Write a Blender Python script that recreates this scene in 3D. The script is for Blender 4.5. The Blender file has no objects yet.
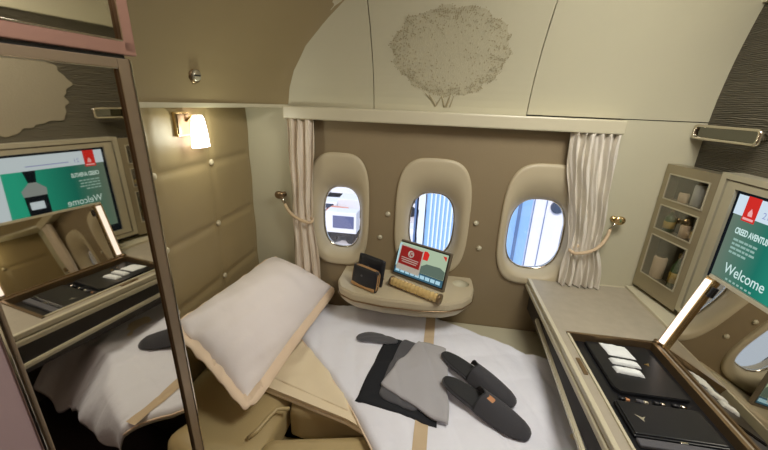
import bpy, bmesh, math, random
from mathutils import Vector, Matrix, noise
V = Vector; PI = math.pi; sin = math.sin; cos = math.cos
random.seed(4)
SC = bpy.context.scene; COL = SC.collection

# ------------------------------------------------------------ materials
def lin(c):
    c /= 255.0
    return c / 12.92 if c <= .04045 else ((c + .055) / 1.055) ** 2.4
def rgb(r, g, b): return (lin(r), lin(g), lin(b), 1)
def mat(name, col, rough=.6, metal=0, bump=0, bscale=60, var=0, vscale=8, wave=None, emit=None, estr=0, spec=.5, sheen=0, coat=0, stretch=None):
    m = bpy.data.materials.new(name); m.use_nodes = True
    nt = m.node_tree; N = nt.nodes; L = nt.links; b = N['Principled BSDF']
    b.inputs['Base Color'].default_value = col
    b.inputs['Roughness'].default_value = rough; b.inputs['Metallic'].default_value = metal
    b.inputs['Specular IOR Level'].default_value = spec
    if sheen: b.inputs['Sheen Weight'].default_value = sheen
    if coat: b.inputs['Coat Weight'].default_value = coat; b.inputs['Coat Roughness'].default_value = .05
    tc = N.new('ShaderNodeTexCoord'); src = tc.outputs['Object']
    if stretch:
        mp = N.new('ShaderNodeMapping'); mp.inputs['Scale'].default_value = stretch
        L.new(src, mp.inputs['Vector']); src = mp.outputs['Vector']
    if var:
        n = N.new('ShaderNodeTexNoise'); n.inputs['Scale'].default_value = vscale; n.inputs['Detail'].default_value = 4
        L.new(src, n.inputs['Vector'])
        r = N.new('ShaderNodeMixRGB'); r.blend_type = 'MULTIPLY'; r.inputs[0].default_value = 1
        cr = N.new('ShaderNodeMapRange'); cr.inputs['To Min'].default_value = 1 - var; cr.inputs['To Max'].default_value = 1 + var
        L.new(n.outputs['Fac'], cr.inputs['Value'])
        r.inputs[1].default_value = col; L.new(cr.outputs[0], r.inputs[2]); L.new(r.outputs[0], b.inputs['Base Color'])
    if bump:
        if wave:
            n = N.new('ShaderNodeTexWave'); n.inputs['Scale'].default_value = bscale; n.inputs['Distortion'].default_value = wave
            n.bands_direction = 'Z'; n.inputs['Detail'].default_value = 2
        else:
            n = N.new('ShaderNodeTexNoise'); n.inputs['Scale'].default_value = bscale; n.inputs['Detail'].default_value = 3
        L.new(src, n.inputs['Vector'])
        bp = N.new('ShaderNodeBump'); bp.inputs['Strength'].default_value = bump; bp.inputs['Distance'].default_value = .01
        L.new(n.outputs['Fac'], bp.inputs['Height']); L.new(bp.outputs[0], b.inputs['Normal'])
    if emit:
        b.inputs['Emission Color'].default_value = emit; b.inputs['Emission Strength'].default_value = estr
    return m
M = dict(
    beige=mat('cream_panel', rgb(194, 189, 162), .5, var=.05, vscale=3),
    cove=mat('shaded_cove_panel', rgb(150, 134, 98), .5, var=.04, vscale=2),  # cream panel colour darkened to carry the shade on the cove
    leather=mat('wall_leather', rgb(154, 136, 98), .42, bump=.15, bscale=400, var=.05),
    seatleather=mat('seat_leather', rgb(184, 164, 118), .38, bump=.12, bscale=300, var=.08),
    taupe=mat('taupe_window_wall', rgb(142, 126, 96), .6, bump=.1, bscale=250, var=.08, vscale=5),
    bezel=mat('bezel_plastic', rgb(194, 182, 152), .45),
    desk=mat('desk_stone', rgb(170, 161, 142), .45, var=.12, vscale=25),
    trim=mat('pale_trim', rgb(200, 193, 166), .32, spec=.6),
    bronze=mat('bronze_trim', rgb(142, 120, 90), .3, metal=.75),
    rose=mat('rose_frame', rgb(168, 128, 114), .34, metal=.5),
    darkrose=mat('dark_rose_frame', rgb(150, 132, 110), .32, metal=.6),
    rosepanel=mat('rose_grey_panel', rgb(165, 142, 142), .5),
    chrome=mat('chrome', rgb(215, 208, 192), .12, metal=1),
    champagne=mat('champagne_metal', rgb(198, 192, 168), .34, metal=.45),
    cabmetal=mat('cabinet_metal', rgb(166, 156, 130), .28, metal=.6),
    mirror=mat('mirror_glass', rgb(212, 206, 194), .02, metal=1),
    smoke=mat('smoked_mirror', rgb(196, 190, 178), .03, metal=1),
    ripple=mat('rippled_dark_wall', rgb(104, 98, 82), .5, bump=.9, bscale=22, wave=6, var=.15, vscale=6, stretch=(1, .35, 2)),
    goldrelief=mat('pale_relief', rgb(140, 132, 112), .5, bump=.15, bscale=120),
    emblem=mat('emblem_crown', rgb(184, 178, 150), .6, bump=.2, bscale=150, var=.05, vscale=60),
    leafrelief=mat('emblem_leaf', rgb(162, 152, 122), .6),
    duvet=mat('white_duvet', rgb(238, 240, 248), .8, bump=.25, bscale=30, sheen=.2),
    tan=mat('tan_ribbon', rgb(206, 184, 150), .7),
    sheet=mat('cream_sheet', rgb(238, 222, 188), .7, bump=.2, bscale=22),
    pillow=mat('pillow_cotton', rgb(246, 238, 234), .8, bump=.1, bscale=30, sheen=.2),
    flange=mat('pillow_flange', rgb(240, 216, 186), .75),
    curtain=mat('curtain_cloth', rgb(224, 212, 194), .8, bump=.2, bscale=90),
    curtain_daylit=mat('curtain_cloth_daylit', rgb(226, 220, 206), .75, bump=.2, bscale=90),  # curtain cloth made paler to carry the daylight on the right side
    rope=mat('cream_rope', rgb(206, 182, 148), .7),
    black=mat('black_satin', rgb(26, 27, 30), .32),
    blackcloth=mat('black_cloth', rgb(24, 27, 33), .85, bump=.2, bscale=300),
    charcoal=mat('charcoal_cloth', rgb(84, 84, 88), .9, bump=.2, bscale=300, sheen=.2),
    grey=mat('grey_cloth', rgb(176, 175, 178), .9, bump=.2, bscale=300, sheen=.2),
    felt=mat('slipper_felt', rgb(62, 62, 66), .9, bump=.3, bscale=400, sheen=.2),
    feltdark=mat('slipper_insole', rgb(48, 49, 50), .9, bump=.3, bscale=400),
    orange=mat('copper_print', rgb(196, 138, 92), .5),
    brownleather=mat('tan_piping', rgb(190, 148, 96), .5),
    gold=mat('gold', rgb(214, 188, 136), .2, metal=.9),
    amber=mat('amber_glass', rgb(228, 198, 132), .15, metal=.3, coat=1),
    navy=mat('navy_leather', rgb(26, 28, 34), .45, bump=.2, bscale=300),
    tissue=mat('white_tissue', rgb(232, 236, 234), .8, bump=.4, bscale=60),
    plastic=mat('screen_bezel', rgb(120, 110, 92), .4, metal=.3),
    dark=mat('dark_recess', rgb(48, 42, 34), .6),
    carpet=mat('dark_carpet', rgb(44, 34, 32), .95, bump=.4, bscale=300, var=.2, vscale=50),
    ceil=mat('ceiling_paint', rgb(196, 176, 158), .6),
    red=mat('red_print', rgb(190, 40, 44), .5), white=mat('white_print', rgb(235, 235, 235), .6),
    green=mat('green_glass', rgb(46, 96, 46), .3, coat=.5), yellow=mat('yellow_label', rgb(200, 170, 70), .5),
    apron=mat('apron_concrete', rgb(222, 214, 214), .9, var=.06, vscale=.4),
    hangar=mat('blue_ribbed_wall', rgb(150, 190, 232), .6), hangarw=mat('white_ribs', rgb(232, 240, 250), .6),
    hangardark=mat('slate_seam', rgb(96, 120, 160), .6),
    whitewall=mat('white_fuselage', rgb(238, 234, 242), .5), tyre=mat('tyre', rgb(40, 40, 44), .9),
    grille=mat('blue_grille', rgb(92, 98, 134), .5), truckw=mat('truck_white', rgb(232, 232, 236), .5),
    truckglass=mat('truck_glass', rgb(60, 70, 90), .2), hivis=mat('salmon_paint', rgb(222, 150, 130), .6),
)
def emis(name, col, s):
    m = bpy.data.materials.new(name); m.use_nodes = True; nt = m.node_tree
    nt.nodes.remove(nt.nodes['Principled BSDF']); e = nt.nodes.new('ShaderNodeEmission')
    e.inputs[0].default_value = col; e.inputs[1].default_value = s
    nt.links.new(e.outputs[0], nt.nodes['Material Output'].inputs[0]); return m
def paneglass(name, tint, gloss):
    m = bpy.data.materials.new(name); m.use_nodes = True; nt = m.node_tree
    nt.nodes.remove(nt.nodes['Principled BSDF'])
    t = nt.nodes.new('ShaderNodeBsdfTransparent'); t.inputs[0].default_value = tint
    g = nt.nodes.new('ShaderNodeBsdfGlossy'); g.inputs['Roughness'].default_value = .03
    x = nt.nodes.new('ShaderNodeMixShader'); x.inputs[0].default_value = gloss
    nt.links.new(t.outputs[0], x.inputs[1]); nt.links.new(g.outputs[0], x.inputs[2])
    nt.links.new(x.outputs[0], nt.nodes['Material Output'].inputs[0]); return m
M['pane'] = paneglass('window_pane', (.96, .97, 1, 1), .05)
M['cabglass'] = paneglass('cabinet_glass', (.86, .85, .82, 1), .18)
M['handleglass'] = mat('dark_handle_glass', rgb(120, 120, 112), .06, metal=1)
M['lampglow'] = emis('lamp_glow', (1, .88, .84, 1), 7)
M['barglow'] = emis('bar_glow', (1, .86, .77, 1), 1.7)
M['scrwhite'] = emis('screen_white', rgb(205, 222, 235), 1.0)
M['scrred'] = emis('screen_red', rgb(205, 46, 40), 1.0)
M['scrpink'] = emis('screen_pink', rgb(235, 170, 170), 1.0)
M['scrtext'] = emis('screen_text', rgb(205, 232, 228), .95)
M['scrdim'] = emis('screen_text_dim', rgb(150, 185, 175), .9)
M['scrlilac'] = emis('screen_lilac', rgb(150, 160, 205), 1.0)
M['scrblack'] = emis('screen_black', rgb(22, 26, 30), 1.0)
M['scrgrey'] = emis('screen_grey', rgb(140, 150, 150), 1.0)
M['scrgreen'] = emis('screen_sage', rgb(168, 186, 158), 1.0)
M['scrsage'] = emis('screen_dark_sage', rgb(92, 108, 96), 1.0)
M['scrblue'] = emis('screen_blue', rgb(60, 96, 112), 1.0)
M['scrpale'] = emis('screen_pale', rgb(168, 205, 218), 1.0)
def teal():
    m = bpy.data.materials.new('screen_teal_glare'); m.use_nodes = True; nt = m.node_tree; N = nt.nodes; L = nt.links
    N.remove(N['Principled BSDF']); e = N.new('ShaderNodeEmission'); tc = N.new('ShaderNodeTexCoord')
    s = N.new('ShaderNodeSeparateXYZ'); L.new(tc.outputs['Object'], s.inputs[0])
    mr = N.new('ShaderNodeMapRange'); mr.inputs['From Min'].default_value = 1.48; mr.inputs['From Max'].default_value = 1.05
    L.new(s.outputs[1], mr.inputs['Value']); cr = N.new('ShaderNodeValToRGB')
    cr.color_ramp.elements[0].color = rgb(108, 124, 110); cr.color_ramp.elements[1].color = rgb(48, 178, 148)  # greyish first stop paints reflected glare into the picture
    el = cr.color_ramp.elements.new(.42); el.color = rgb(34, 118, 102)
    L.new(mr.outputs[0], cr.inputs[0]); L.new(cr.outputs[0], e.inputs[0]); e.inputs[1].default_value = .9
    L.new(e.outputs[0], N['Material Output'].inputs[0]); return m
M['teal'] = teal()

# ------------------------------------------------------------ object helpers
def tag(o, label=None, cat=None, group=None, kind=None):
    if label: o['label'] = label
    if cat: o['category'] = cat
    if group: o['group'] = group
    if kind: o['kind'] = kind
    return o
def empty(name, loc=(0, 0, 0)):
    o = bpy.data.objects.new(name, None); COL.objects.link(o); o.location = loc; o.empty_display_size = .05
    return o
def link(name, bm, m, parent=None, smooth=False, recalc=True):
    if recalc: bmesh.ops.recalc_face_normals(bm, faces=bm.faces)
    me = bpy.data.meshes.new(name); bm.to_mesh(me); bm.free()
    o = bpy.data.objects.new(name, me); COL.objects.link(o)
    me.materials.append(M[m] if isinstance(m, str) else m)
    if smooth:
        for p in me.polygons: p.use_smooth = True
    if parent:
        o.parent = parent; o.matrix_parent_inverse = Matrix.Translation(parent.location).inverted() if parent.rotation_euler[:] == (0, 0, 0) else Matrix.Identity(4)
    return o
def BM(): return bmesh.new()
def box(bm, lo, hi, bev=0, seg=2, mx=None):
    lo = V(lo); hi = V(hi)
    r = bmesh.ops.create_cube(bm, size=1); vs = r['verts']; c = (lo + hi) / 2; s = hi - lo
    for v in vs: v.co = V((v.co.x * s.x, v.co.y * s.y, v.co.z * s.z)) + c
    if bev:
        es = list({e for v in vs for e in v.link_edges})
        r = bmesh.ops.bevel(bm, geom=es, offset=bev, segments=seg, affect='EDGES', profile=.5)
        vs = list({v for f in r['faces'] for v in f.verts} | {v for v in vs if v.is_valid})
    if mx:
        for v in vs: v.co = mx @ v.co
    return vs
def prism(bm, pts, ext):
    """closed prism: pts polygon (3D), extruded by vector ext"""
    ext = V(ext); a = [bm.verts.new(V(p)) for p in pts]; b = [bm.verts.new(V(p) + ext) for p in pts]
    n = len(pts)
    bm.faces.new(a); bm.faces.new(b[::-1])
    for i in range(n): bm.faces.new((a[i], b[i], b[(i + 1) % n], a[(i + 1) % n]))
def tube(bm, path, r, n=10, closed=False, cap=True):
    P = [V(p) for p in path]; rings = []
    k = len(P); R = r if hasattr(r, '__len__') else [r] * k
    up = V((0, 0, 1)); prev = None
    for i, p in enumerate(P):
        if closed: d = P[(i + 1) % k] - P[i - 1]
        else: d = P[min(i + 1, k - 1)] - P[max(i - 1, 0)]
        d.normalize()
        if prev is None:
            x = d.cross(up)
            if x.length < .1: x = d.cross(V((1, 0, 0)))
        else: x = prev - d * prev.dot(d)
        x.normalize(); prev = x; y = d.cross(x)
        rings.append([bm.verts.new(p + (x * cos(a) + y * sin(a)) * R[i]) for a in [2 * PI * j / n for j in range(n)]])
    m = k if closed else k - 1
    for i in range(m):
        a, b = rings[i], rings[(i + 1) % k]
        for j in range(n): bm.faces.new((a[j], a[(j + 1) % n], b[(j + 1) % n], b[j]))
    if cap and not closed: bm.faces.new(rings[0][::-1]); bm.faces.new(rings[-1])
def loft(bm, rings, closed=True, cap0=False, cap1=False):
    R = [[bm.verts.new(V(p)) for p in r] for r in rings]; n = len(R[0])
    for a, b in zip(R, R[1:]):
        for j in range(n if closed else n - 1): bm.faces.new((a[j], a[(j + 1) % n], b[(j + 1) % n], b[j]))
    if cap0: bm.faces.new(R[0][::-1])
    if cap1: bm.faces.new(R[-1])
    return R
def grid(fn, nu, nv, thick=0, bm=None):
    """fn(s,t)->point; thick: offset vector or distance along z for the underside"""
    bm = bm or BM()
    def lay(off):
        return [[bm.verts.new(V(fn(i / nu, j / nv)) + off) for j in range(nv + 1)] for i in range(nu + 1)]
    A = lay(V((0, 0, 0)))
    for i in range(nu):
        for j in range(nv): bm.faces.new((A[i][j], A[i + 1][j], A[i + 1][j + 1], A[i][j + 1]))
    if thick:
        off = V((0, 0, -thick)) if not hasattr(thick, '__len__') else V(thick)
        B = lay(off)
        for i in range(nu):
            for j in range(nv): bm.faces.new((B[i][j + 1], B[i + 1][j + 1], B[i + 1][j], B[i][j]))
        for i in range(nu):
            for j in (0, nv):
                bm.faces.new((A[i][j], A[i + 1][j], B[i + 1][j], B[i][j]) if j else (B[i][j], B[i + 1][j], A[i + 1][j], A[i][j]))
        for j in range(nv):
            for i in (0, nu):
                bm.faces.new((A[i][j], B[i][j], B[i][j + 1], A[i][j + 1]) if i == 0 else (A[i][j + 1], B[i][j + 1], B[i][j], A[i][j]))
    return bm
def sup(cx, cz, a, b, n, N=64, y=0):
    out = []
    for i in range(N):
        t = 2 * PI * i / N; c, s = cos(t), sin(t)
        out.append(V((cx + a * math.copysign(abs(c) ** (2 / n), c), y, cz + b * math.copysign(abs(s) ** (2 / n), s))))
    return out
def cyl(bm, p0, p1, r0, r1=None, n=20):
    tube(bm, [p0, p1], [r0, r1 if r1 is not None else r0], n)
def ball(bm, c, r, seg=16):
    q = bmesh.ops.create_uvsphere(bm, u_segments=seg, v_segments=seg // 2, radius=1)
    r = (r, r, r) if not hasattr(r, '__len__') else r
    for v in q['verts']: v.co = V((v.co.x * r[0], v.co.y * r[1], v.co.z * r[2])) + V(c)
FONT = {}
def text(name, s, mx, w=None, h=None, m='white', parent=None, bold=0.0, depth=.0004):
    """lettering of width w / height h, its local x along the line and y up"""
    cu = bpy.data.curves.new('lettering', 'FONT'); cu.body = s; cu.size = 1; cu.extrude = 0; cu.offset = bold
    t = bpy.data.objects.new('lettering', cu); COL.objects.link(t)
    bpy.context.view_layer.update()
    me = bpy.data.meshes.new_from_object(t.evaluated_get(bpy.context.evaluated_depsgraph_get()))
    bpy.data.objects.remove(t); bpy.data.curves.remove(cu)
    bm = BM(); bm.from_mesh(me); bpy.data.meshes.remove(me)
    xs = [v.co.x for v in bm.verts]; ys = [v.co.y for v in bm.verts]
    x0, x1, y0, y1 = min(xs), max(xs), min(ys), max(ys)
    sx = (w / (x1 - x0)) if w else None; sy = (h / (y1 - y0)) if h else None
    sx = sx or sy; sy = sy or sx
    for v in bm.verts: v.co = mx @ V(((v.co.x - x0) * sx, (v.co.y - y0) * sy, 0))
    r = bmesh.ops.extrude_face_region(bm, geom=list(bm.faces)); nrm = (mx.to_3x3() @ V((0, 0, 1))).normalized()
    for g in r['geom']:
        if isinstance(g, bmesh.types.BMVert): g.co += nrm * depth
    return link(name, bm, m, parent)
def frame(o, x, y):
    x = V(x).normalized(); y = V(y); y = (y - x * y.dot(x)).normalized(); z = x.cross(y)
    mx = Matrix((x, y, z)).transposed().to_4x4(); mx.translation = V(o); return mx
def struct(name, bm, m, parent=None, smooth=False):
    o = link(name, bm, m, parent, smooth)
    if not parent: o['kind'] = 'structure'
    return o

WY = 1.85      # window wall
# ------------------------------------------------------------ setting
bm = BM(); box(bm, (-1.10, -1.2, -.05), (1.30, 2.0, 0)); struct('floor', bm, 'carpet')
bm = BM(); box(bm, (-1.10, -1.2, 2.35), (1.30, 2.0, 2.40)); struct('ceiling', bm, 'ceil')
bm = BM(); box(bm, (-1.10, -1.25, 0), (1.30, -1.2, 2.35)); struct('wall_front', bm, 'ceil')
# left wall: padded leather panels with stitched seams
YS = [.62, .80, 1.145, 1.495, 1.846]; ZS = [.02, .20, .76, 1.045, 1.340, 1.583]
def pad(y, z):
    dy = min(abs(y - a) for a in YS); dz = min(abs(z - a) for a in ZS)
    f = min(1, dy / .035) * min(1, dz / .035); f = sin(f * PI / 2); f = f if dy >= 1 else 1 - (1 - f) * (.45 + .55 * math.exp(-((dz / .09) ** 2)) if dz > .0 else 1)
    g = math.exp(-((dy / .012) ** 2)) * .002 + math.exp(-((dz / .012) ** 2)) * .002
    return -1.028 + .011 * f + g
bm = BM()
NYp, NZp = 110, 150
vs = [[bm.verts.new((pad(.6 + 1.25 * i / NYp, 1.583 * j / NZp), .6 + 1.25 * i / NYp, 1.583 * j / NZp)) for j in range(NZp + 1)] for i in range(NYp + 1)]
for i in range(NYp):
    for j in range(NZp): bm.faces.new((vs[i][j], vs[i + 1][j], vs[i + 1][j + 1], vs[i][j + 1]))
box(bm, (-1.10, -1.2, 0), (-1.03, 1.95, 2.35))
wl = struct('wall_left', bm, 'leather', smooth=True)
for y in YS[2:4]:
    for z in ZS[2:5]:
        bm = BM(); ball(bm, (-1.018, y, z), (.009, .014, .014)); link('button', bm, 'bezel', wl, True)
# right wall, rippled dark covering above the furniture
bm = BM(); box(bm, (1.20, -1.2, 0), (1.30, 1.95, 2.35)); wr = struct('wall_right', bm, 'ripple')
bm = BM(); box(bm, (1.185, -1.2, 2.047), (1.20, 1.80, 2.35), .003); struct('trim_10', bm, 'beige')
# big relief tree on the right wall
te = empty('tree_relief', (1.20, 1.0, 1.45)); tag(te, 'large pale flat tree relief with a lobed crown on the dark rippled right wall', 'wall relief')
def lobes(cy, cz, a, b, k, amp, N=220, seed=0):
    rr = random.Random(seed); ph = [rr.uniform(0, 6) for _ in range(4)]
    out = []
    for i in range(N):
        t = 2 * PI * i / N
        q = 1 + amp * abs(sin(k * t / 2 + ph[0])) + amp * .5 * sin(3 * t + ph[1]) + amp * .25 * sin(19 * t + ph[2]) + amp * .12 * sin(37 * t + ph[3])
        out.append((cy + a * q * cos(t), cz + b * q * sin(t)))
    return out
bm = BM(); prism(bm, [(1.199, y, z) for y, z in lobes(1.03, 1.73, .36, .255, 9, .12, seed=3)], (-.004, 0, 0)); link('crown', bm, 'goldrelief', te)
bm = BM()
for a, b in ((.84, .80), (.88, .88), (.92, .97)): prism(bm, [(1.199, a - .012, 1.40), (1.199, a + .012, 1.40), (1.199, b + .012, 1.56), (1.199, b - .012, 1.56)], (-.004, 0, 0))
link('trunk', bm, 'goldrelief', te)

# ---- window wall: taupe panel with three holes, side panels, ledge
WINX = [-.508, .008, .570]; cz = 1.045; NS = 3.4
WA = [.168, .200, .203]; WB = [.325, .325, .332]; OA = [.112, .126, .147]; OB = [.186, .187, .203]; OC = [.988, .988, .982]
def cell(bm, x0, x1, z0, z1, ring, y):
    """flat wall cell with a hole"""
    cx = sum(p.x for p in ring) / len(ring); c0 = sum(p.z for p in ring) / len(ring)
    outer = []
    for p in ring:
        dx, dz = p.x - cx, p.z - c0
        k = min(((x1 - cx) / dx) if dx > 1e-9 else ((x0 - cx) / dx if dx < -1e-9 else 1e9), ((z1 - c0) / dz) if dz > 1e-9 else ((z0 - c0) / dz if dz < -1e-9 else 1e9))
        outer.append(V((cx + dx * k, y, c0 + dz * k)))
    # snap nearest points to the corners
    for X, Z in ((x0, z0), (x0, z1), (x1, z0), (x1, z1)):
        i = min(range(len(outer)), key=lambda i: (outer[i] - V((X, y, Z))).length); outer[i] = V((X, y, Z))
    loft(bm, [[V((p.x, y, p.z)) for p in ring], outer])
bm = BM()
XB = [-.785, -.247, .287, .850]
for k, wx in enumerate(WINX):
    cell(bm, XB[k], XB[k + 1], .405, 1.56, sup(wx, cz, WA[k], WB[k], NS, 96), WY)
bmesh.ops.remove_doubles(bm, verts=bm.verts, dist=1e-5)
wb = struct('wall_back', bm, 'taupe')
for x, z in ((-.233, 1.05), (-.273, .91), (.245, 1.04), (.278, .898)):
    bm = BM(); cyl(bm, (x, WY, z), (x, WY - .008, z), .014, .012); ball(bm, (x, WY - .008, z), (.011, .005, .011)); link('wall_stud', bm, 'trim', wb, True)
bm = BM(); box(bm, (-1.03, WY, .405), (-.785, WY + .05, 1.59)); link('side_panel', bm, 'beige', wb)
bm = BM(); box(bm, (.850, WY, .405), (1.20, WY + .05, 1.599)); link('side_panel', bm, 'beige', wb)
bm = BM(); box(bm, (-1.03, WY, 0), (1.20, WY + .05, .40)); link('lower_panel', bm, 'taupe', wb)
bm = BM(); box(bm, (-1.03, WY + .13, 0), (XB[0] - .01, WY + .16, 2.35)); box(bm, (-1.03, WY + .13, 1.42), (1.30, WY + .16, 2.35)); box(bm, (-1.03, WY + .13, 0), (1.30, WY + .16, .60))
for k in range(4):
    xa = [-1.03] + [w + .17 for w in WINX]; xb = [w - .17 for w in WINX] + [1.30]
    box(bm, (xa[k], WY + .13, .6), (xb[k], WY + .16, 1.42))
link('outer_skin', bm, 'dark', wb)
for k, wx in enumerate(WINX):
    w = empty('window_%d' % (k + 1), (wx, WY, .72)); w['kind'] = 'structure'; A, B, oa, ob, oc = WA[k], WB[k], OA[k], OB[k], OC[k]
    rings = []
    for f, y in ((1.0, WY + .002), (1.0, WY - .010), (.985, WY - .016), (.95, WY - .018), (.90, WY - .016)):
        rings.append(sup(wx, cz, A * f, B * f, NS, 96, y))
    for u in (.12, .28, .45, .62, .78, .90, 1.0):
        a = .900 * A + (oa + .002 - .900 * A) * u; b = .900 * B + (ob + .002 - .900 * B) * u; c = cz + (oc - cz) * u
        rings.append(sup(wx, c, a, b, NS + (2.7 - NS) * u, 96, WY - .016 + .066 * u ** 2.2))
    rings.append(sup(wx, oc, oa, ob, 2.7, 96, WY + .075)); rings.append(sup(wx, oc, oa + .018, ob + .018, 2.7, 96, WY + .13))
    bm = BM(); loft(bm, rings); link('bezel', bm, 'bezel', w, True)
    bm = BM(); loft(bm, [sup(wx, oc, oa - .001, ob - .001, 2.7, 96, WY + .060), sup(wx, oc, oa - .006, ob - .006, 2.7, 96, WY + .062), sup(wx, oc, oa - .006, ob - .006, 2.7, 96, WY + .074), sup(wx, oc, oa + .001, ob + .001, 2.7, 96, WY + .074)])
    link('frame', bm, 'chrome', w, True)
    bm = BM(); prism(bm, sup(wx, oc, oa - .002, ob - .002, 2.7, 64, WY + .066), (0, .004, 0)); link('pane', bm, 'pane', w)
# upper leaning panels (fuselage curve)
def cy(z, x=0):
    t = max(0, z - 1.6); k = 1.0 if x < .1 else 1 - .62 * min(1, (x - .1) / 1.1) ** 1.4
    return WY - k * (.15 * t + .9 * t * t)
for k, (x0, x1) in enumerate(((-1.03, -.330), (-.326, .411), (.415, 1.20))):
    z0 = 1.594 if k < 2 else 1.603
    def f(s, t, x0=x0, x1=x1, z0=z0):
        z = z0 + (2.35 - z0) * t; x = x0 + (x1 - x0) * s; return (x, cy(z, x), z)
    struct('trim_%d' % (k + 1), grid(f, 12, 24, (0, .03, 0)), 'beige', smooth=False)
# pelmet rail over the windows
bm = BM(); box(bm, (-.785, WY - .075, 1.535), (.834, WY, 1.597), .006); struct('trim_4', bm, 'trim')
bm = BM(); box(bm, (-1.0, WY + .045, 1.59), (1.2, WY + .055, 2.35)); struct('trim_5', bm, 'dark')
# cove panel over the left wall, shade put into its darker colour
ARC = [(-.785, 1.585), (-.765, 1.68), (-.725, 1.762), (-.638, 1.868), (-.523, 1.957), (-.416, 2.026), (-.28, 2.10), (-.10, 2.18), (.15, 2.27), (.5, 2.35)]
def arc(z):
    for (xa, za), (xb, zb) in zip(ARC, ARC[1:]):
        if z <= zb: return xa + (xb - xa) * (z - za) / (zb - za)
    return ARC[-1][0]
def cove(s, t):
    z = 1.585 + .765 * t; ax = arc(z); a = V((-1.018 + .25 * t ** 2, -.4, z)); e = V((ax, cy(z, ax) - .001, z)); c = V((-1.018 + (ax + .785) * .35, 1.75 - .1 * t, z))
    return a * (1 - s) ** 2 + c * 2 * s * (1 - s) + e * s * s
struct('trim_6', grid(cove, 40, 30), 'cove', smooth=True)
# soffit and pale lip under the cove
bot = [cove(i / 24, 0) for i in range(25)]
bm = BM(); prism(bm, [V((p.x, p.y, 1.583)) for p in bot] + [V((-1.03, WY, 1.583)), V((-1.03, -.4, 1.583))], (0, 0, .006)); struct('trim_7', bm, 'trim')
bm = BM()
loft(bm, [[p + V((0, 0, .0)), p + V((.006, -.006, .0)), p + V((.006, -.006, .016)), p + V((0, 0, .016))] for p in bot], closed=True, cap0=True, cap1=True)
struct('trim_8', bm, 'trim')
# ledge along the window wall beside the bed
bm = BM(); box(bm, (-.98, 1.58, .34), (1.10, WY, .415), .012); struct('trim_9', bm, 'beige')
# tree emblem on the centre upper panel
em = empty('tree_emblem', (.03, cy(1.62), 1.62)); tag(em, 'embossed leafy tree emblem on the cream panel above the middle window', 'emblem')
def onp(x, z, off): return V((x, cy(z, x) - off, z))
pts = [(.02 + (y - .02), z) for y, z in lobes(.025, 1.845, .245, .160, 11, .07, 160, seed=8)]
pts = [p if p[1] > 1.66 else (p[0], 1.66 + (p[1] - 1.66) * .2) for p in pts]
bm = BM(); c = bm.verts.new(onp(.025, 1.845, .003)); rg = []
for f in (.25, .5, .75, 1.0): rg.append([bm.verts.new(onp(.025 + (x - .025) * f, 1.845 + (z - 1.845) * f, .003 if f < 1 else .0005)) for x, z in pts])
n = len(pts)
for i in range(n): bm.faces.new((c, rg[0][i], rg[0][(i + 1) % n]))
for a, b in zip(rg, rg[1:]):
    for i in range(n): bm.faces.new((a[i], b[i], b[(i + 1) % n], a[(i + 1) % n]))
link('crown', bm, 'emblem', em, True)
bm = BM(); r = random.Random(5)
for i in range(950):
    t = r.uniform(0, 2 * PI); q = 1 - abs(r.gauss(0, .16)) if r.random() < .75 else math.sqrt(r.random())
    j = int(t / (2 * PI) * n) % n; x = .025 + (pts[j][0] - .025) * q * 1.02; z = 1.845 + (pts[j][1] - 1.845) * q * 1.02
    if z < 1.655: continue
    l = r.uniform(.003, .006); a = r.uniform(0, PI); u = V((cos(a), 0, sin(a))) * l; w = V((-sin(a), 0, cos(a))) * l * .4
    p = onp(x, z, .0034)
    vs4 = [bm.verts.new(onp(q_.x, q_.z, .0045)) for q_ in (p - u, p - w, p + u, p + w)]
    bm.faces.new(vs4)
tag(link('leaves', bm, 'leafrelief', em), kind='stuff')
bm = BM()
for (xa, za), (xb, zb), w0 in (((-.02, 1.625), (-.055, 1.675), .006), ((-.02, 1.625), (.005, 1.67), .004), ((.022, 1.622), (.005, 1.67), .005), ((.030, 1.622), (.045, 1.675), .006), ((.048, 1.622), (.062, 1.675), .003), ((-.035, 1.645), (-.075, 1.68), .003)):
    tube(bm, [onp(xa, za, .001), onp((xa + xb) / 2, (za + zb) / 2, .002), onp(xb, zb, .001)], [w0, w0 * .8, w0 * .5], 6)
link('trunk', bm, 'leafrelief', em)

# ------------------------------------------------------------ sliding door with smoked mirror
dn = V((.99267663, -.11959363, .01704351)); dt = V((.119611, .99282083, 0)); du = dn.cross(dt)
DO = V((-.5797003, .06983992, -.00995302))
dmx = Matrix((dt, du, dn)).transposed().to_4x4(); dmx.translation = DO    # local x along the door, y up, z out of the glass
door = empty('door_1', tuple(DO)); door['kind'] = 'structure'
def dbox(bm, t0, t1, u0, u1, n0, n1, bev=.002): return box(bm, (t0, u0, n0), (t1, u1, n1), bev, 2, dmx)
bm = BM(); dbox(bm, .267, .508, .03, 1.678, -.006, 0, 0); link('mirror_panel', bm, 'mirror', door)
bm = BM(); dbox(bm, .507, .530, .02, 1.694, -.02, .005); link('frame_stile', bm, 'darkrose', door)
bm = BM(); dbox(bm, .262, .268, .02, 1.694, -.02, .005); link('frame_stile', bm, 'darkrose', door)
bm = BM(); dbox(bm, .262, .508, 1.678, 1.694, -.02, .005); link('frame_rail', bm, 'darkrose', door)
bm = BM(); dbox(bm, .262, .508, .02, .05, -.02, .005); link('frame_rail', bm, 'darkrose', door)
bm = BM(); dbox(bm, .5285, .5335, .02, 1.694, -.02, .0065, .0015); link('edge_bead', bm, 'chrome', door)
bm = BM(); dbox(bm, .5065, .5085, .05, 1.680, -.002, .006, .0008); link('edge_bead', bm, 'bronze', door)
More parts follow.
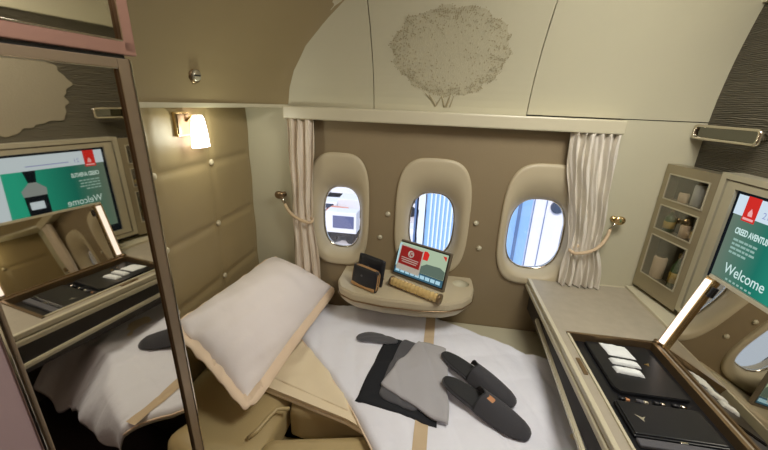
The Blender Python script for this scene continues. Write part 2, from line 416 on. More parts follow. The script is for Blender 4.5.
bm = BM(); dbox(bm, .262, .506, 1.6765, 1.679, -.002, .0065, .001); link('edge_bead', bm, 'chrome', door)
bm = BM(); dbox(bm, -.10, .53, 1.694, 1.701, -.02, -.004, 0); link('shadow_gap', bm, 'black', door)
bm = BM(); dbox(bm, -.10, .526, 1.722, 2.30, -.006, 0, 0); link('upper_mirror', bm, 'smoke', door)
bm = BM(); dbox(bm, -.10, .547, 1.700, 1.722, -.02, .006); link('upper_rail', bm, 'rose', door)
bm = BM(); dbox(bm, .525, .547, 1.705, 2.30, -.02, .006); link('upper_stile', bm, 'rose', door)
bm = BM(); dbox(bm, -.10, .524, 1.7205, 1.7235, -.002, .0075, .001); link('edge_bead', bm, 'chrome', door)
bm = BM(); dbox(bm, .5225, .5255, 1.723, 2.30, -.002, .0075, .001); link('edge_bead', bm, 'bronze', door)
bm = BM(); dbox(bm, -.35, .255, 0.005, 1.693, -.02, .006, .003); link('side_panel', bm, 'rosepanel', door)
bm = BM(); dbox(bm, .253, .2575, .01, 1.693, -.004, .0095, .001); link('edge_bead', bm, 'chrome', door)

# ------------------------------------------------------------ bed
def Lb(t):
    P = [(-.60, 1.80), (-.60, 1.44), (-.385, 1.225), (-.256, 1.08), (-.12, .887), (.05, .70)]
    return poly(P, t)
def poly(P, t):
    d = [0]
    for a, b in zip(P, P[1:]): d.append(d[-1] + math.dist(a, b))
    t *= d[-1]
    for i in range(len(P) - 1):
        if t <= d[i + 1] + 1e-9:
            k = (t - d[i]) / (d[i + 1] - d[i]); return (P[i][0] + (P[i + 1][0] - P[i][0]) * k, P[i][1] + (P[i + 1][1] - P[i][1]) * k)
    return P[-1]
FB = [(-.60, 1.80), (-.13, 1.815), (.06, 1.79), (.26, 1.70), (.576, 1.55), (.92, 1.42)]
NB = [(.05, .70), (.30, .79), (.50, .92), (.92, .96)]
RB = [(.92, 1.42), (.92, .96)]
def hz(x, y):
    q = noise.noise(V((x * 5, y * 5, 1))) * .012 + noise.noise(V((x * 13, y * 9, 4))) * .009 - .004 * math.exp(-(((x * .95 + y * .3 + 10) % .17 - .085) / .010) ** 2) - .003 * math.exp(-(((y * .95 - x * .3 + 10) % .17 - .085) / .010) ** 2)
    # long soft folds
    q += .0045 * sin(14 * (x * .8 + y * .55) + 2.2 * noise.noise(V((x * 3, y * 3, 7))))
    m = max(0, min(1, (x - .40) / .3)); q += m * .014 * sin(26 * (x * .9 - y * .5) + 2 * noise.noise(V((x * 4, y * 4, 2)))) - m * .02
    return .498 + q
def duv(s, t):
    hang = 0
    T = t
    if T > .84: hang = (T - .84) / .16; T = 1.0
    else: T = T / .84
    L, R, F, Nn = poly([(-.60, 1.80), (-.60, 1.44), (-.385, 1.225), (-.256, 1.08), (-.12, .887), (.05, .70)], T), poly(RB, T), poly(FB, s), poly(NB, s)
    x = L[0] * (1 - s) + R[0] * s + F[0] * (1 - T) + Nn[0] * T - ((1 - s) * (1 - T) * FB[0][0] + s * (1 - T) * FB[-1][0] + (1 - s) * T * NB[0][0] + s * T * NB[-1][0])
    y = L[1] * (1 - s) + R[1] * s + F[1] * (1 - T) + Nn[1] * T - ((1 - s) * (1 - T) * FB[0][1] + s * (1 - T) * FB[-1][1] + (1 - s) * T * NB[0][1] + s * T * NB[-1][1])
    z = hz(x, y)
    e = min(1, T / .05); z -= .055 * (1 - e) ** 2
    e = min(1, s / .02); z -= .018 * (1 - e) ** 2
    if T > .96: z -= .02 * ((T - .96) / .04) ** 2
    if hang:
        z -= (.15 + .06 * s) * hang * (1 + .18 * sin(9 * s + 1)); y += -.13 * hang * min(1, s * 2) + -.035 * sin(hang * PI * .6) + .008 * sin(s * 30) * hang + .06 * hang * (1 - s)
        x += .10 * hang * (1 - s)
    return (x, y, z)
du_ = empty('duvet', (.2, 1.2, .47)); tag(du_, 'white quilted duvet with a tan stripe spread over the flat bed', 'duvet')
o = link('cover', grid(duv, 110, 110, .018), 'duvet', du_, True)
def strip(s, t):
    y = .72 + (1.74 - .72) * t; x = .000 + .026 * t + .050 * s
    return (x, y, hz(x, y) + .0025)
link('stripe', grid(strip, 8, 110), 'tan', du_, True)
# piping along the left edge of the duvet
bm = BM(); tube(bm, [V(duv(0, .84 * (i / 60))) + V((-.002, 0, -.002)) for i in range(14, 61)], .0035, 6); link('edge_piping', bm, 'flange', du_, True)

# cream sheeted mattress pad under the duvet
SHP = [(-.99, 1.82), (-.99, 1.22), (-.63, 1.115), (-.25, 1.03), (-.02, .93), (.12, .82), (.32, .88), (.50, 1.0), (.90, 1.02), (.90, 1.40), (.58, 1.48), (.26, 1.63), (.0, 1.74), (-.60, 1.78)]
bm = BM(); prism(bm, [(x, y, .437) for x, y in SHP], (0, 0, .033))
bmesh.ops.bevel(bm, geom=[e for e in bm.edges if abs(e.verts[0].co.z - e.verts[1].co.z) < .01], offset=.012, segments=3, affect='EDGES')
sh = link('mattress_pad', bm, 'sheet', None, False); tag(sh, 'cream sheeted mattress pad showing as a triangle between pillow and duvet', 'mattress')
def fold(s, t):   # folded-back sheet layer in the triangle
    a = V((-.64, 1.17, 0)); b = V((-.26, 1.055, 0)); c = V((-.58, 1.47, 0))
    p = a * (1 - s) + b * s; p = p * (1 - t) + (c * (1 - s) + V((-.36, 1.27, 0)) * s) * t
    p.z = .474 + .008 * noise.noise(V((p.x * 14, p.y * 14, 0))) + .008 * max(0, sin(t * PI)) * (1 + sin(9 * s + 4 * t)) * .4
    return p
sf = link('sheet_fold', grid(fold, 30, 30, .006), 'sheet', sh, True)

# seat in light leather (forms the head of the bed)
seat = empty('leather_seat', (-.6, 1.0, 0)); tag(seat, 'light tan leather seat folded flat under the pillow at the bed head', 'seat')
def cushion(name, lo, hi, bev, puff=.0, m='seatleather', mx=None, par=None):
    bm = BM(); box(bm, lo, hi, 0)
    bmesh.ops.subdivide_edges(bm, edges=list(bm.edges), cuts=9, use_grid_fill=True)
    L_, H_ = V(lo), V(hi); C_ = (L_ + H_) / 2; S_ = (H_ - L_) / 2
    for v in bm.verts:
        q = [(v.co[i] - C_[i]) / S_[i] for i in range(3)]
        inner = V([max(-S_[i] + bev, min(S_[i] - bev, v.co[i] - C_[i])) for i in range(3)])
        dlt = (v.co - C_) - inner
        if dlt.length > 1e-9: v.co = C_ + inner + dlt.normalized() * bev
        v.co.z += puff * (1 - q[0] ** 2) * (1 - q[1] ** 2) * (1 if q[2] > 0 else 0)
        if mx: v.co = mx @ v.co
    return link(name, bm, m, par, True)
cushion('seat_base', (-1.01, .66, .02), (.05, 1.10, .24), .03, 0, par=seat)
cushion('seat_cushion', (-1.01, .74, .25), (-.53, 1.30, .415), .045, .018, par=seat)
rz = Matrix.Translation((-.33, .86, .36)) @ Matrix.Rotation(.22, 4, 'Z')
cushion('armrest', (-.21, -.16, -.11), (.24, .115, .075), .055, .01, mx=rz, par=seat)
cushion('back_cushion', (-.52, 1.06, .25), (.05, 1.60, .43), .04, .0, par=seat)
bm = BM(); tube(bm, [(-.99 + .46 * i / 12, .745 + .004 * sin(i), .385) for i in range(13)], .005, 6); link('seat_piping', bm, 'seatleather', seat, True)
bm = BM(); tube(bm, [(-.60, .90, .432), (-.575, .925, .447), (-.56, .98, .45), (-.545, 1.03, .45), (-.50, 1.05, .44)], .008, 8); link('seat_strap', bm, 'seatleather', seat, True)
# bed base
bm = BM(); box(bm, (.06, 1.0, .02), (1.10, 1.57, .43), .01); o = link('bed_base', bm, 'bronze'); o.data.materials.clear(); o.data.materials.append(M['dark']); tag(o, 'dark boxed bed base under the foot of the duvet', 'bed base')

# pillow
PA, PB, PC, PD = V((-.905, 1.80, .760)), V((-.505, 1.825, .560)), V((-.600, .915, .510)), V((-.95, 1.00, .800))
pn = (PD - PA).cross(PB - PA).normalized()
if pn.z < 0: pn = -pn
def psurf(s, t, side):
    p = (PA * (1 - s) + PB * s) * (1 - t) + (PD * (1 - s) + PC * s) * t
    # edges curve in between the corners
    mid = (PA + PB + PC + PD) / 4
    k = .09 * (abs(2 * s - 1) * abs(2 * t - 1)) ** 10 + .035 * (4 * s * (1 - s)) * (1 - 4 * t * (1 - t)) + .05 * (4 * t * (1 - t)) * (1 - 4 * s * (1 - s))
    p = p + (mid - p) * k * 1.1
    a = max(0, min(1, (s - .012) / .888)); b = max(0, min(1, (t - .008) / .947))
    f = (max(0, sin(PI * a)) ** .55) * (max(0, sin(PI * b)) ** .5)
    w = .008 * noise.noise(V((s * 5, t * 9, side))) + .018 * noise.noise(V((s * 10 + t * 5, t * 3, side + 3))) * (t ** 3)
    droop = V((0, 0, -.03)) * max(0, s * t - .75) * 4 * 0
    return p + pn * ((.118 if side else -.045) * f + w * (f > .01) * 1.0 + .004 * (1 if side else -1)) + droop
pl = empty('pillow', tuple((PA + PC) / 2)); tag(pl, 'large white pillow with a cream border leaning on the padded wall', 'pillow')
bm = BM(); NU, NVv = 44, 60
top = [[psurf(.012 + .888 * i / NU, .008 + .947 * j / NVv, 1) for j in range(NVv + 1)] for i in range(NU + 1)]
botm = [[psurf(.012 + .888 * i / NU, .008 + .947 * j / NVv, 0) for j in range(NVv + 1)] for i in range(NU + 1)]
TV = [[bm.verts.new(p) for p in r] for r in top]; BV = [[bm.verts.new(p) for p in r] for r in botm]
for i in range(NU):
    for j in range(NVv):
        bm.faces.new((TV[i][j], TV[i + 1][j], TV[i + 1][j + 1], TV[i][j + 1])); bm.faces.new((BV[i][j], BV[i][j + 1], BV[i + 1][j + 1], BV[i + 1][j]))
def rim(i0, j0, i1, j1): bm.faces.new((TV[i0][j0], TV[i1][j1], BV[i1][j1], BV[i0][j0]))
for i in range(NU): rim(i, 0, i + 1, 0); rim(i, NVv, i + 1, NVv)
for j in range(NVv): rim(0, j, 0, j + 1); rim(NU, j, NU, j + 1)
link('pillowcase', bm, 'pillow', pl, True)
bm = BM()
def flange(s, t): return None
ring = []
K = 200
for i in range(K):
    q = i / K * 4
    if q < 1: o_ = (q, 0)
    elif q < 2: o_ = (1, q - 1)
    elif q < 3: o_ = (3 - q, 1)
    else: o_ = (0, 4 - q)
    inn = (.018 + .875 * o_[0], .012 + .94 * o_[1])
    wv = .014 * noise.noise(V((i * .23, 0, 0)))
    po = psurf(o_[0], o_[1], 1) + pn * wv; pi_ = psurf(inn[0], inn[1], 1)
    pm_ = (psurf((o_[0] + inn[0]) / 2, (o_[1] + inn[1]) / 2, 1))
    pb_ = psurf(inn[0], inn[1], 0)
    ring.append((pi_ - pn * .008, pm_, po, po - pn * .007, pb_ + pn * .003))
loft(bm, [[r_[k] for r_ in ring] for k in range(5)] + [[r_[0] for r_ in ring]])
link('border', bm, 'flange', pl, True)

# ------------------------------------------------------------ things on the duvet
def drape(name, quad, th, off, m, lab, cat, n=30, wob=.002, rnd=0, seed=0, parent=None, fringe=0):
    a, b, c, d = [V((p[0], p[1])) for p in quad]
    def f(s, t):
        p = (a * (1 - s) + b * s) * (1 - t) + (d * (1 - s) + c * s) * t
        if rnd:
            ctr = (a + b + c + d) / 4; k = (abs(2 * s - 1) ** 4 * abs(2 * t - 1) ** 4); p = p + (ctr - p) * rnd * k
        q = wob * noise.noise(V((p.x * 16, p.y * 16, seed)))
        e = min(s, 1 - s, t, 1 - t); q -= .003 * max(0, 1 - e / .05)
        return V((p.x + wob * .6 * sin(t * 14 + seed), p.y + wob * .6 * sin(s * 11 + seed), hz(p.x, p.y) + off + th + q))
    o = link(name, grid(f, n, n, th), m, parent, True)
    if lab: tag(o, lab, cat)
    return o
drape('cloth_bag', [(-.165, 1.515), (.10, 1.47), (.088, 1.015), (-.238, 1.085)], .005, .001, 'blackcloth', 'black cloth bag lying lowest of the folded clothes on the duvet', 'bag', seed=1)
drape('garment', [(-.085, 1.515), (.03, 1.475), (.02, 1.055), (-.155, 1.11)], .008, .007, 'charcoal', 'charcoal grey folded garment between the black bag and the light grey garment', 'garment', rnd=.1, seed=2)
drape('garment', [(-.006, 1.502), (.130, 1.44), (.135, 1.010), (-.148, 1.165)], .011, .016, 'grey', 'light grey folded garment lying on top of the dark clothes', 'garment', rnd=.03, seed=3, wob=.004)
def slipper(name, heel, toe, w, lab, logo, roll=0, z0=0):
    h = V((heel[0], heel[1], 0)); t = V((toe[0], toe[1], 0)); ax = (t - h); L = ax.length; ax.normalize(); sd = V((-ax.y, ax.x, 0))
    zb = max(hz(*(h + ax * L * q).xy) for q in (.1, .4, .7, 1)) + .001; lift = lambda u: z0 * max(0, 1 - u * 1.15)
    e = empty(name, (h.x, h.y, zb)); tag(e, lab, 'slipper', 'pair of grey slippers on the duvet')
    def outline(k, grow=0, N=48):
        pts = []
        for i in range(N):
            a = 2 * PI * i / N; u = .5 - .5 * cos(a)
            ww = (w * .5) * (abs(sin(a)) ** .75) * (.80 + .26 * u - .12 * (math.exp(-((u - .38) / .16) ** 2))) * (1 if i <= N // 2 else 1)
            v_ = ww * (1 if a < PI else -1)
            c = h + ax * (L * .5 + (u - .5) * (L + 2 * grow)) + sd * (v_ * (1 + grow * 18)); pts.append(V((c.x, c.y, zb + k + lift(u))))
        return pts
    bm = BM(); loft(bm, [outline(0, -.003), outline(.003), outline(.010), outline(.013, -.003)], cap0=True, cap1=True); link('sole', bm, 'felt', e, True)
    bm = BM(); loft(bm, [outline(.0132, -.006), outline(.0155, -.010)], cap0=True, cap1=True); link('insole', bm, 'feltdark', e, True)
    # upper: domed cover over the toe half with a curved opening
    def up(s, t):
        a = -1 + 2 * s                                    # across
        u0 = .40 + .10 * (1 - abs(a)) - .05 * a
        u = u0 + (1.0 - u0) * t
        ww = (w * .5) * (max(0, 4 * u * (1 - u)) ** .375) * (.80 + .26 * u - .12 * math.exp(-((u - .38) / .16) ** 2)) * 1.015
        c = h + ax * (L * u) + sd * (a * ww)
        hh = .045 * (1 - t) ** .6 * (1 - abs(a) ** 2.6) + .012 * (1 - abs(a) ** 4) * min(1, (1 - t) * 6)
        return (c.x, c.y, zb + .012 + hh + lift(u))
    bm = grid(up, 24, 24); link('upper', bm, 'felt', e, True)
    bm = BM(); tube(bm, [V(up(i / 24, 0)) for i in range(25)], .0026, 6); link('binding', bm, 'feltdark', e, True)
    if logo:
        def lg(s, t): p = V(up(.36 + .20 * s, .10 + .13 * t)); return p + V((0, 0, .0015))
        link('stitched_emblem', grid(lg, 4, 4), 'orange', e)
    return e
slipper('slipper', (.108, 1.385), (.398, 1.165), .118, 'dark grey slipper further from the camera, no emblem on its upper', False, z0=.030)
slipper('slipper', (.112, 1.232), (.425, 1.030), .128, 'dark grey slipper nearer the camera with a copper coloured emblem', True, z0=.030)
# sock like eye mask
def mask(side):
    def f(s, t):
        x = -.318 + .212 * s; c = V((x, 1.465 + .012 * sin(s * 3), 0)); wd = .036 * (max(0, 1 - abs(2 * s - 1) ** 3.2) ** .5) * (1 + .12 * sin(s * 5)) + .0001
        c.y += (t * 2 - 1) * wd; e = max(0, 1 - (2 * t - 1) ** 2) ** .5 * (max(0, 1 - abs(2 * s - 1) ** 4) ** .5)
        c.z = hz(c.x, c.y) + .012 + (.013 if side else -.011) * e; return c
    return f
mk = empty('eye_mask', (-.21, 1.46, .5)); tag(mk, 'grey padded eye mask lying by the top corner of the black bag', 'eye mask')
link('front', grid(mask(1), 30, 14), 'charcoal', mk, True); link('lining', grid(mask(0), 30, 14), 'grey', mk, True)

# ------------------------------------------------------------ side console
con = empty('side_console', (-.08, 1.85, .66)); tag(con, 'cream half round shelf fixed to the wall below the middle window', 'shelf')
def cout(k, z):
    P = [(-.47, WY), (.262, WY), (.264, 1.74), (.25, 1.66), (.20, 1.59), (.12, 1.545), (0, 1.525), (-.20, 1.525), (-.36, 1.55), (-.44, 1.60), (-.47, 1.68)]
    out = []
    for i in range(80):
        x, y = poly(P + [P[0]], i / 80); out.append(V((-.1 + (x + .1) * k, WY + (y - WY) * k, z)))
    return out
bm = BM(); loft(bm, [cout(.80, .600), cout(.92, .612), cout(.985, .645), cout(1.0, .672), cout(1.0, .698), cout(.985, .710)], cap0=True)
# top with an oval dish cut on the right
ov = [V((.195 + .045 * cos(-a), 1.77 + .040 * sin(-a), .710)) for a in [2 * PI * i / 80 - 2.6 for i in range(80)]]
ring = cout(.985, .710)
def byang(P): return sorted(P, key=lambda p: math.atan2(p.y - 1.77, p.x - .195))
loft(bm, [byang(ring), byang(ov)])
bmesh.ops.remove_doubles(bm, verts=bm.verts, dist=1e-5)
link('console_top', bm, 'bezel', con, False)
bm = BM(); loft(bm, [byang(ov), [V((.195 + (p.x - .195) * .9, 1.77 + (p.y - 1.77) * .9, .685)) for p in byang(ov)]], cap1=True); link('cup_recess', bm, 'beige', con, True)
bm = BM(); tube(bm, [p + V((0, 0, 0)) for p in cout(1.003, .664)[11:72]], .004, 6); link('edge_trim', bm, 'bronze', con, True)

# tablet in its stand
tb = empty('tablet', (-.03, 1.72, .71)); tag(tb, 'tablet in a metal cradle showing a seat picture, standing on the cream shelf', 'tablet')
TO = V((-.188, 1.800, .716)); TX = V((.283, -.153, 0)); TU = V((.014, .058, .19))
tm = frame(TO, TX, TU); TW = TX.length; TH = TU.length
def tbox(bm, x0, x1, y0, y1, z0, z1, bev=0): box(bm, (x0, y0, z0), (x1, y1, z1), bev, 2, tm)
bm = BM(); tbox(bm, -.004, TW + .004, -.004, TH + .006, -.020, 0, .004); link('cradle', bm, 'plastic', tb)
bm = BM(); tbox(bm, .004, TW - .004, .010, TH - .002, 0, .0015); link('glass', bm, 'black', tb)
S0 = .002
bm = BM(); tbox(bm, .010, TW - .010, .055, TH - .008, .0016, S0); link('screen', bm, 'scrgreen', tb)
bm = BM(); tbox(bm, .010, TW - .010, .016, .053, .0016, S0); link('screen_bar', bm, 'scrblue', tb)
for i in range(9):
    bm = BM(); x = .018 + i * (TW - .036) / 9; tbox(bm, x, x + (TW - .036) / 9 * .82, .026, .045, S0, .0026); link('screen_icon', bm, 'scrpale', tb)
def scrpoly(pts, z, m, nm='screen_picture'):
    bm = BM(); prism(bm, [tm @ V((x, y, z)) for x, y in pts], (tm.to_3x3() @ V((0, 0, .0004)))); return link(nm, bm, m, tb)
scrpoly([(.165, .056), (TW - .011, .056), (TW - .011, .10), (.28, .115), (.20, .112), (.165, .09)], S0, 'scrsage')
scrpoly([(.180, .12), (.295, .118), (.30, .125), (.290, .185), (.19, .188), (.18, .17)], .0026, 'scrgreen')
scrpoly([(.165, .13), (.20, .13), (.205, .165), (.19, .178), (.165, .175)], .0032, 'scrred')
scrpoly([(.012, .06), (.035, .06), (.03, .185), (.012, .185)], .0026, 'scrpale')
scrpoly([(.283, .180), (.305, .180), (.305, .155), (.294, .168)], .0032, 'scrred')
# notice card in front of the tablet
cd = empty('notice_card', (-.08, 1.75, .76)); tag(cd, 'small white and red notice card with a round symbol, leaning on the tablet screen', 'card')
cm = tm @ Matrix.Translation((.020, .040, .006)) @ Matrix.Scale(1.10, 4) @ Matrix.Rotation(-.03, 4, 'Z')
bm = BM(); box(bm, (0, 0, 0), (.135, .128, .0012), 0, 2, cm); link('card', bm, 'white', cd)
bm = BM(); box(bm, (.006, .030, .0012), (.129, .122, .0018), 0, 2, cm); link('print', bm, 'red', cd)
bm = BM(); cyl(bm, cm @ V((.068, .092, .0018)), cm @ V((.068, .092, .0024)), .019, n=28); link('symbol', bm, 'white', cd)
bm = BM(); prism(bm, [cm @ V(p) for p in ((.060, .081, .0024), (.064, .081, .0024), (.067, .097, .0024), (.078, .101, .0024), (.076, .104, .0024), (.062, .101, .0024))], cm.to_3x3() @ V((0, 0, .0004)))
prism(bm, [cm @ V(p) for p in ((.068, .083, .0024), (.078, .083, .0024), (.078, .092, .0024), (.070, .094, .0024))], cm.to_3x3() @ V((0, 0, .0004))); link('symbol_mark', bm, 'red', cd)
for y, w in ((.064, .10), (.054, .095), (.044, .085)):
    bm = BM(); box(bm, (.0675 - w / 2, y, .0018), (.0675 + w / 2, y + .004, .0022), 0, 2, cm); link('print_line', bm, 'white', cd)
# ribbed amber glass tube
gt = empty('glass_tube', (-.05, 1.6, .71)); tag(gt, 'ribbed amber gold glass tube lying on the shelf in front of the tablet', 'glass tube')
ga, gb = V((-.172, 1.672, .7375)), V((.078, 1.535, .7375)); gd = (gb - ga).normalized(); px_, pts_, rr_ = 0, [], []
Ng = 130
for i in range(Ng + 1): pts_.append(ga + (gb - ga) * i / Ng); rr_.append(.0235 + .0013 * cos(i / Ng * 2 * PI * 13))
bm = BM(); tube(bm, pts_, rr_, 24); link('tube', bm, 'amber', gt, True)
for p in (ga, gb):
    bm = BM(); cyl(bm, p - gd * .006, p + gd * .006, .026, n=24); link('end_ring', bm, 'bronze', gt, True)
# two small pouches standing on the shelf
def pouch(org, wdt, hgt, thk, yaw, lean, lab, strap):
    e = empty('pouch', org); tag(e, lab, 'pouch', 'small pouches on the shelf')
    mx = Matrix.Translation(org) @ Matrix.Rotation(yaw, 4, 'Z') @ Matrix.Rotation(lean, 4, 'X')
    bm = BM(); box(bm, (-wdt / 2, -thk / 2, 0), (wdt / 2, thk / 2, hgt), 0)
    bmesh.ops.subdivide_edges(bm, edges=list(bm.edges), cuts=10, use_grid_fill=True)
    for v in bm.verts:
        x, y, z = v.co; u = 2 * x / wdt; w = 2 * z / hgt - 1; sgn = 2 * y / thk
        v.co.y = y * (.35 + .65 * (1 - abs(u) ** 3) * (1 - abs(w) ** 3) + .0)
        r_ = max(0, abs(u) * abs(w) - .75) * .12; v.co.x *= 1 - r_; v.co.z = hgt / 2 + (v.co.z - hgt / 2) * (1 - r_); v.co = mx @ v.co
    link('body', bm, 'navy', e, True)
    def rim(k, y, r0, nm, m):
        bm = BM(); P = []
        for i in range(48):
            a = 2 * PI * i / 48; c, s_ = cos(a), sin(a)
            P.append(mx @ V((wdt / 2 * k * math.copysign(abs(c) ** .35, c), y, hgt / 2 + hgt / 2 * k * math.copysign(abs(s_) ** .35, s_))))
        tube(bm, P, r0, 6, closed=True); link(nm, bm, m, e, True)
    if strap:
        rim(1.0, -.004, .0035, 'piping', 'brownleather'); rim(1.0, .012, .003, 'piping', 'brownleather')
        bm = BM(); box(bm, (-wdt * .49, -thk / 2 * .55 - .004, .004), (wdt * .46, -thk / 2 * .5, .020), .002, 2, mx); link('base_band', bm, 'brownleather', e)
    else: rim(1.0, 0, .002, 'piping', 'black')
    bm = BM(); cyl(bm, mx @ V((-.01, -thk / 2 - .0005, hgt * .62)), mx @ V((-.01, -thk / 2 - .002, hgt * .62)), .006, n=14); link('logo_disc', bm, 'charcoal', e)
    bm = BM(); ball(bm, mx @ V((wdt / 2 + .004, 0, hgt * .35)), .004, 10); link('zip_pull', bm, 'chrome', e, True)
pouch((-.312, 1.605, .712), .165, .112, .040, -.52, -.18, 'small dark pouch with tan piping, in front of the other pouch on the shelf', True)
pouch((-.298, 1.670, .712), .175, .145, .026, -.52, -.20, 'taller black pouch without piping, behind the tan trimmed pouch', False)

# ------------------------------------------------------------ curtains and tiebacks
def curtain(name, top, tie, botm, zt, ztie, zb, n, amp, m, lab, y0=1.795):
    def f(s, t):
        z = zt + (zb - zt) * t
        if z > ztie: k = (zt - z) / (zt - ztie); k = k * k * (3 - 2 * k); a, b = [top[i] + (tie[i] - top[i]) * k for i in (0, 1)]
        else: k = (ztie - z) / (ztie - zb); k = k * (2 - k); a, b = [tie[i] + (botm[i] - tie[i]) * k for i in (0, 1)]
        s2 = s + .018 * sin(9 * s + 3 * t)
        sq = 1 - .45 * math.exp(-((z - ztie) / .10) ** 2)
        return (a + (b - a) * s2 + .003 * sin(20 * t + 30 * s), y0 + amp * sq * (sin(n * 2 * PI * s + .8 * sin(3 * t)) + .35 * sin(n * 4.6 * PI * s + 2 * t)), z)
    e = empty(name, ((top[0] + top[1]) / 2, y0, zb)); tag(e, lab, 'curtain', 'curtains beside the windows')
    link('cloth', grid(f, 140, 60, (0, .003, 0)), m, e, True)
    def hem(s, t):
        x, y, z = f(s, 1.0); return (x, y - .0012, zb + .014 * t)
    link('hem', grid(hem, 140, 1), m, e, True)
    return f
cl = curtain('curtain', (-.775, -.628), (-.768, -.645), (-.768, -.605), 1.536, 1.00, .56, 3.5, .015, 'curtain', 'greyish beige gathered curtain left of the windows, tied back')
cr_ = curtain('curtain', (.610, .826), (.705, .862), (.700, .905), 1.536, .96, .757, 6, .020, 'curtain_daylit', 'daylit pale gathered curtain right of the windows, tied back behind the desk')
def tieback(hook, mid, far, side, lab):
    e = empty('curtain_tieback', hook); tag(e, lab, 'tieback', 'curtain tiebacks')
    hx, hy, hzz = hook
    bm = BM(); cyl(bm, (hx, WY, hzz), (hx, WY - .012, hzz), .016, .014); tube(bm, [(hx, WY - .01, hzz), (hx, WY - .035, hzz + .004), (hx - side * .004, WY - .045, hzz)], [.008, .007, .007], 10)
    ball(bm, (hx + side * .008, WY - .050, hzz + .006), (.027, .012, .023)); link('hook', bm, 'gold' if side > 0 else 'bronze', e, True)
    bm = BM(); tube(bm, [(hx - side * .006, WY - .046, hzz), (hx - side * .014, WY - .046, hzz - .028), (hx - side * .024, WY - .046, hzz - .045)], [.006, .005, .006], 8); link('clasp', bm, 'chrome', e, True)
    P = []
    a = V((hx - side * .024, WY - .047, hzz - .045)); c = V(mid); b = V(far)
    for i in range(25):
        t = i / 24; P.append(a * (1 - t) ** 2 + c * 2 * t * (1 - t) + b * t * t)
    bm = BM(); tube(bm, P, .0085, 8); 
    P2 = [b + V((0, .0, 0)), b + V((-side * .012, .02, .004)), b + V((-side * .006, .05, .01)), b + V((side * .06, .052, .03))]
    tube(bm, P2, .0085, 8)
    link('rope', bm, 'rope', e, True)
tieback((-.832, WY, 1.118), (-.77, 1.762, 1.01), (-.655, 1.758, .99), -1, 'cream cord tieback on a bronze hook holding the left curtain')
tieback((.912, WY, 1.122), (.86, 1.758, .955), (.728, 1.760, .952), 1, 'cream cord tieback on a bronze hook holding the right curtain')

# ------------------------------------------------------------ left wall lamp and knob
lp = empty('wall_lamp', (-1.017, 1.34, 1.47)); tag(lp, 'glowing wall lamp with a brass mount on the padded wall', 'lamp')
bm = BM(); box(bm, (-1.020, 1.285, 1.472), (-1.004, 1.362, 1.565), .003); link('mount', bm, 'gold', lp)
bm = BM(); box(bm, (-1.004, 1.292, 1.480), (-1.000, 1.355, 1.557), .001); link('mount_plate', bm, 'bronze', lp)
for zz in (1.474, 1.560):
    bm = BM(); box(bm, (-1.003, 1.285, zz), (-.998, 1.362, zz + .004), .001); link('brass_edge', bm, 'gold', lp)
bm = BM(); tube(bm, [(-1.0, 1.34, 1.53), (-.985, 1.355, 1.55), (-.975, 1.375, 1.54)], .006, 8); link('arm', bm, 'gold', lp, True)
bm = BM(); n = 28
loft(bm, [[V((-.975 + .024 * k * cos(a), 1.378 + .050 * k * sin(a), z)) for a in [2 * PI * i / n for i in range(n)]] for k, z in ((.5, 1.552), (.68, 1.54), (.88, 1.49), (1.0, 1.425))], cap0=True, cap1=True)
link('shade', bm, 'lampglow', lp, True)
kb = empty('latch_knob', (-.98, 1.36, 1.70)); tag(kb, 'round bronze knob on the shaded curved panel above the lamp', 'knob')
t_ = (1.70 - 1.585) / .765; best = min((abs(V(cove(i / 200, t_)).y - 1.33), i / 200) for i in range(200))[1]
kp = V(cove(best, t_)); kn = (V(cove(best + .01, t_)) - V(cove(best - .01, t_))).cross(V((0, 0, 1))).normalized()
if kn.x < 0: kn = -kn
bm = BM(); cyl(bm, kp - kn * .002, kp + kn * .006, .028, .027, 28); link('rim', bm, 'bronze', kb, True)
bm = BM(); cyl(bm, kp + kn * .004, kp + kn * .014, .021, .019, 28); link('cap', bm, 'champagne', kb, True)
bm = BM(); a_ = V((0, 0, 1)); b_ = kn.cross(a_); mx = frame(kp + kn * .015, b_, a_); box(bm, (-.016, -.003, -.001), (.016, .003, .003), .001, 2, mx); link('slot', bm, 'black', kb)

# ------------------------------------------------------------ right side: pull handle
hd = empty('grab_handle', (1.16, 1.66, 1.56)); tag(hd, 'long champagne metal grab handle high on the dark right wall', 'handle')
def rr(y0, y1, z0, z1, r, N=10):
    out = []
    for cy_, cz_, a0 in ((y1 - r, z1 - r, 0), (y0 + r, z1 - r, PI / 2), (y0 + r, z0 + r, PI), (y1 - r, z0 + r, 1.5 * PI)):
        for i in range(N + 1): a = a0 + PI / 2 * i / N; out.append((cy_ + r * cos(a), cz_ + r * sin(a)))
    return out
o1 = rr(1.484, 1.842, 1.530, 1.594, .018); o2 = rr(1.496, 1.828, 1.5415, 1.5825, .010)
bm = BM(); loft(bm, [[V((1.150, y, z)) for y, z in o1], [V((1.143, y, z)) for y, z in o1], [V((1.139, y * .999 + .0016, z)) for y, z in rr(1.487, 1.839, 1.533, 1.591, .016)], [V((1.139, y, z)) for y, z in rr(1.494, 1.830, 1.540, 1.584, .011)], [V((1.143, y, z)) for y, z in o2], [V((1.152, y, z)) for y, z in o2]])
loft(bm, [[V((1.150, y, z)) for y, z in o1], [V((1.152, y, z)) for y, z in o2]])
link('handle_frame', bm, 'chrome', hd, True)
bm = BM(); prism(bm, [V((1.150, y, z)) for y, z in o2], (.006, 0, 0)); link('handle_glass', bm, 'handleglass', hd)
for y in (1.53, 1.79):
    bm = BM(); cyl(bm, (1.152, y, 1.562), (1.20, y, 1.562), .014); link('mount_post', bm, 'chrome', hd, True)

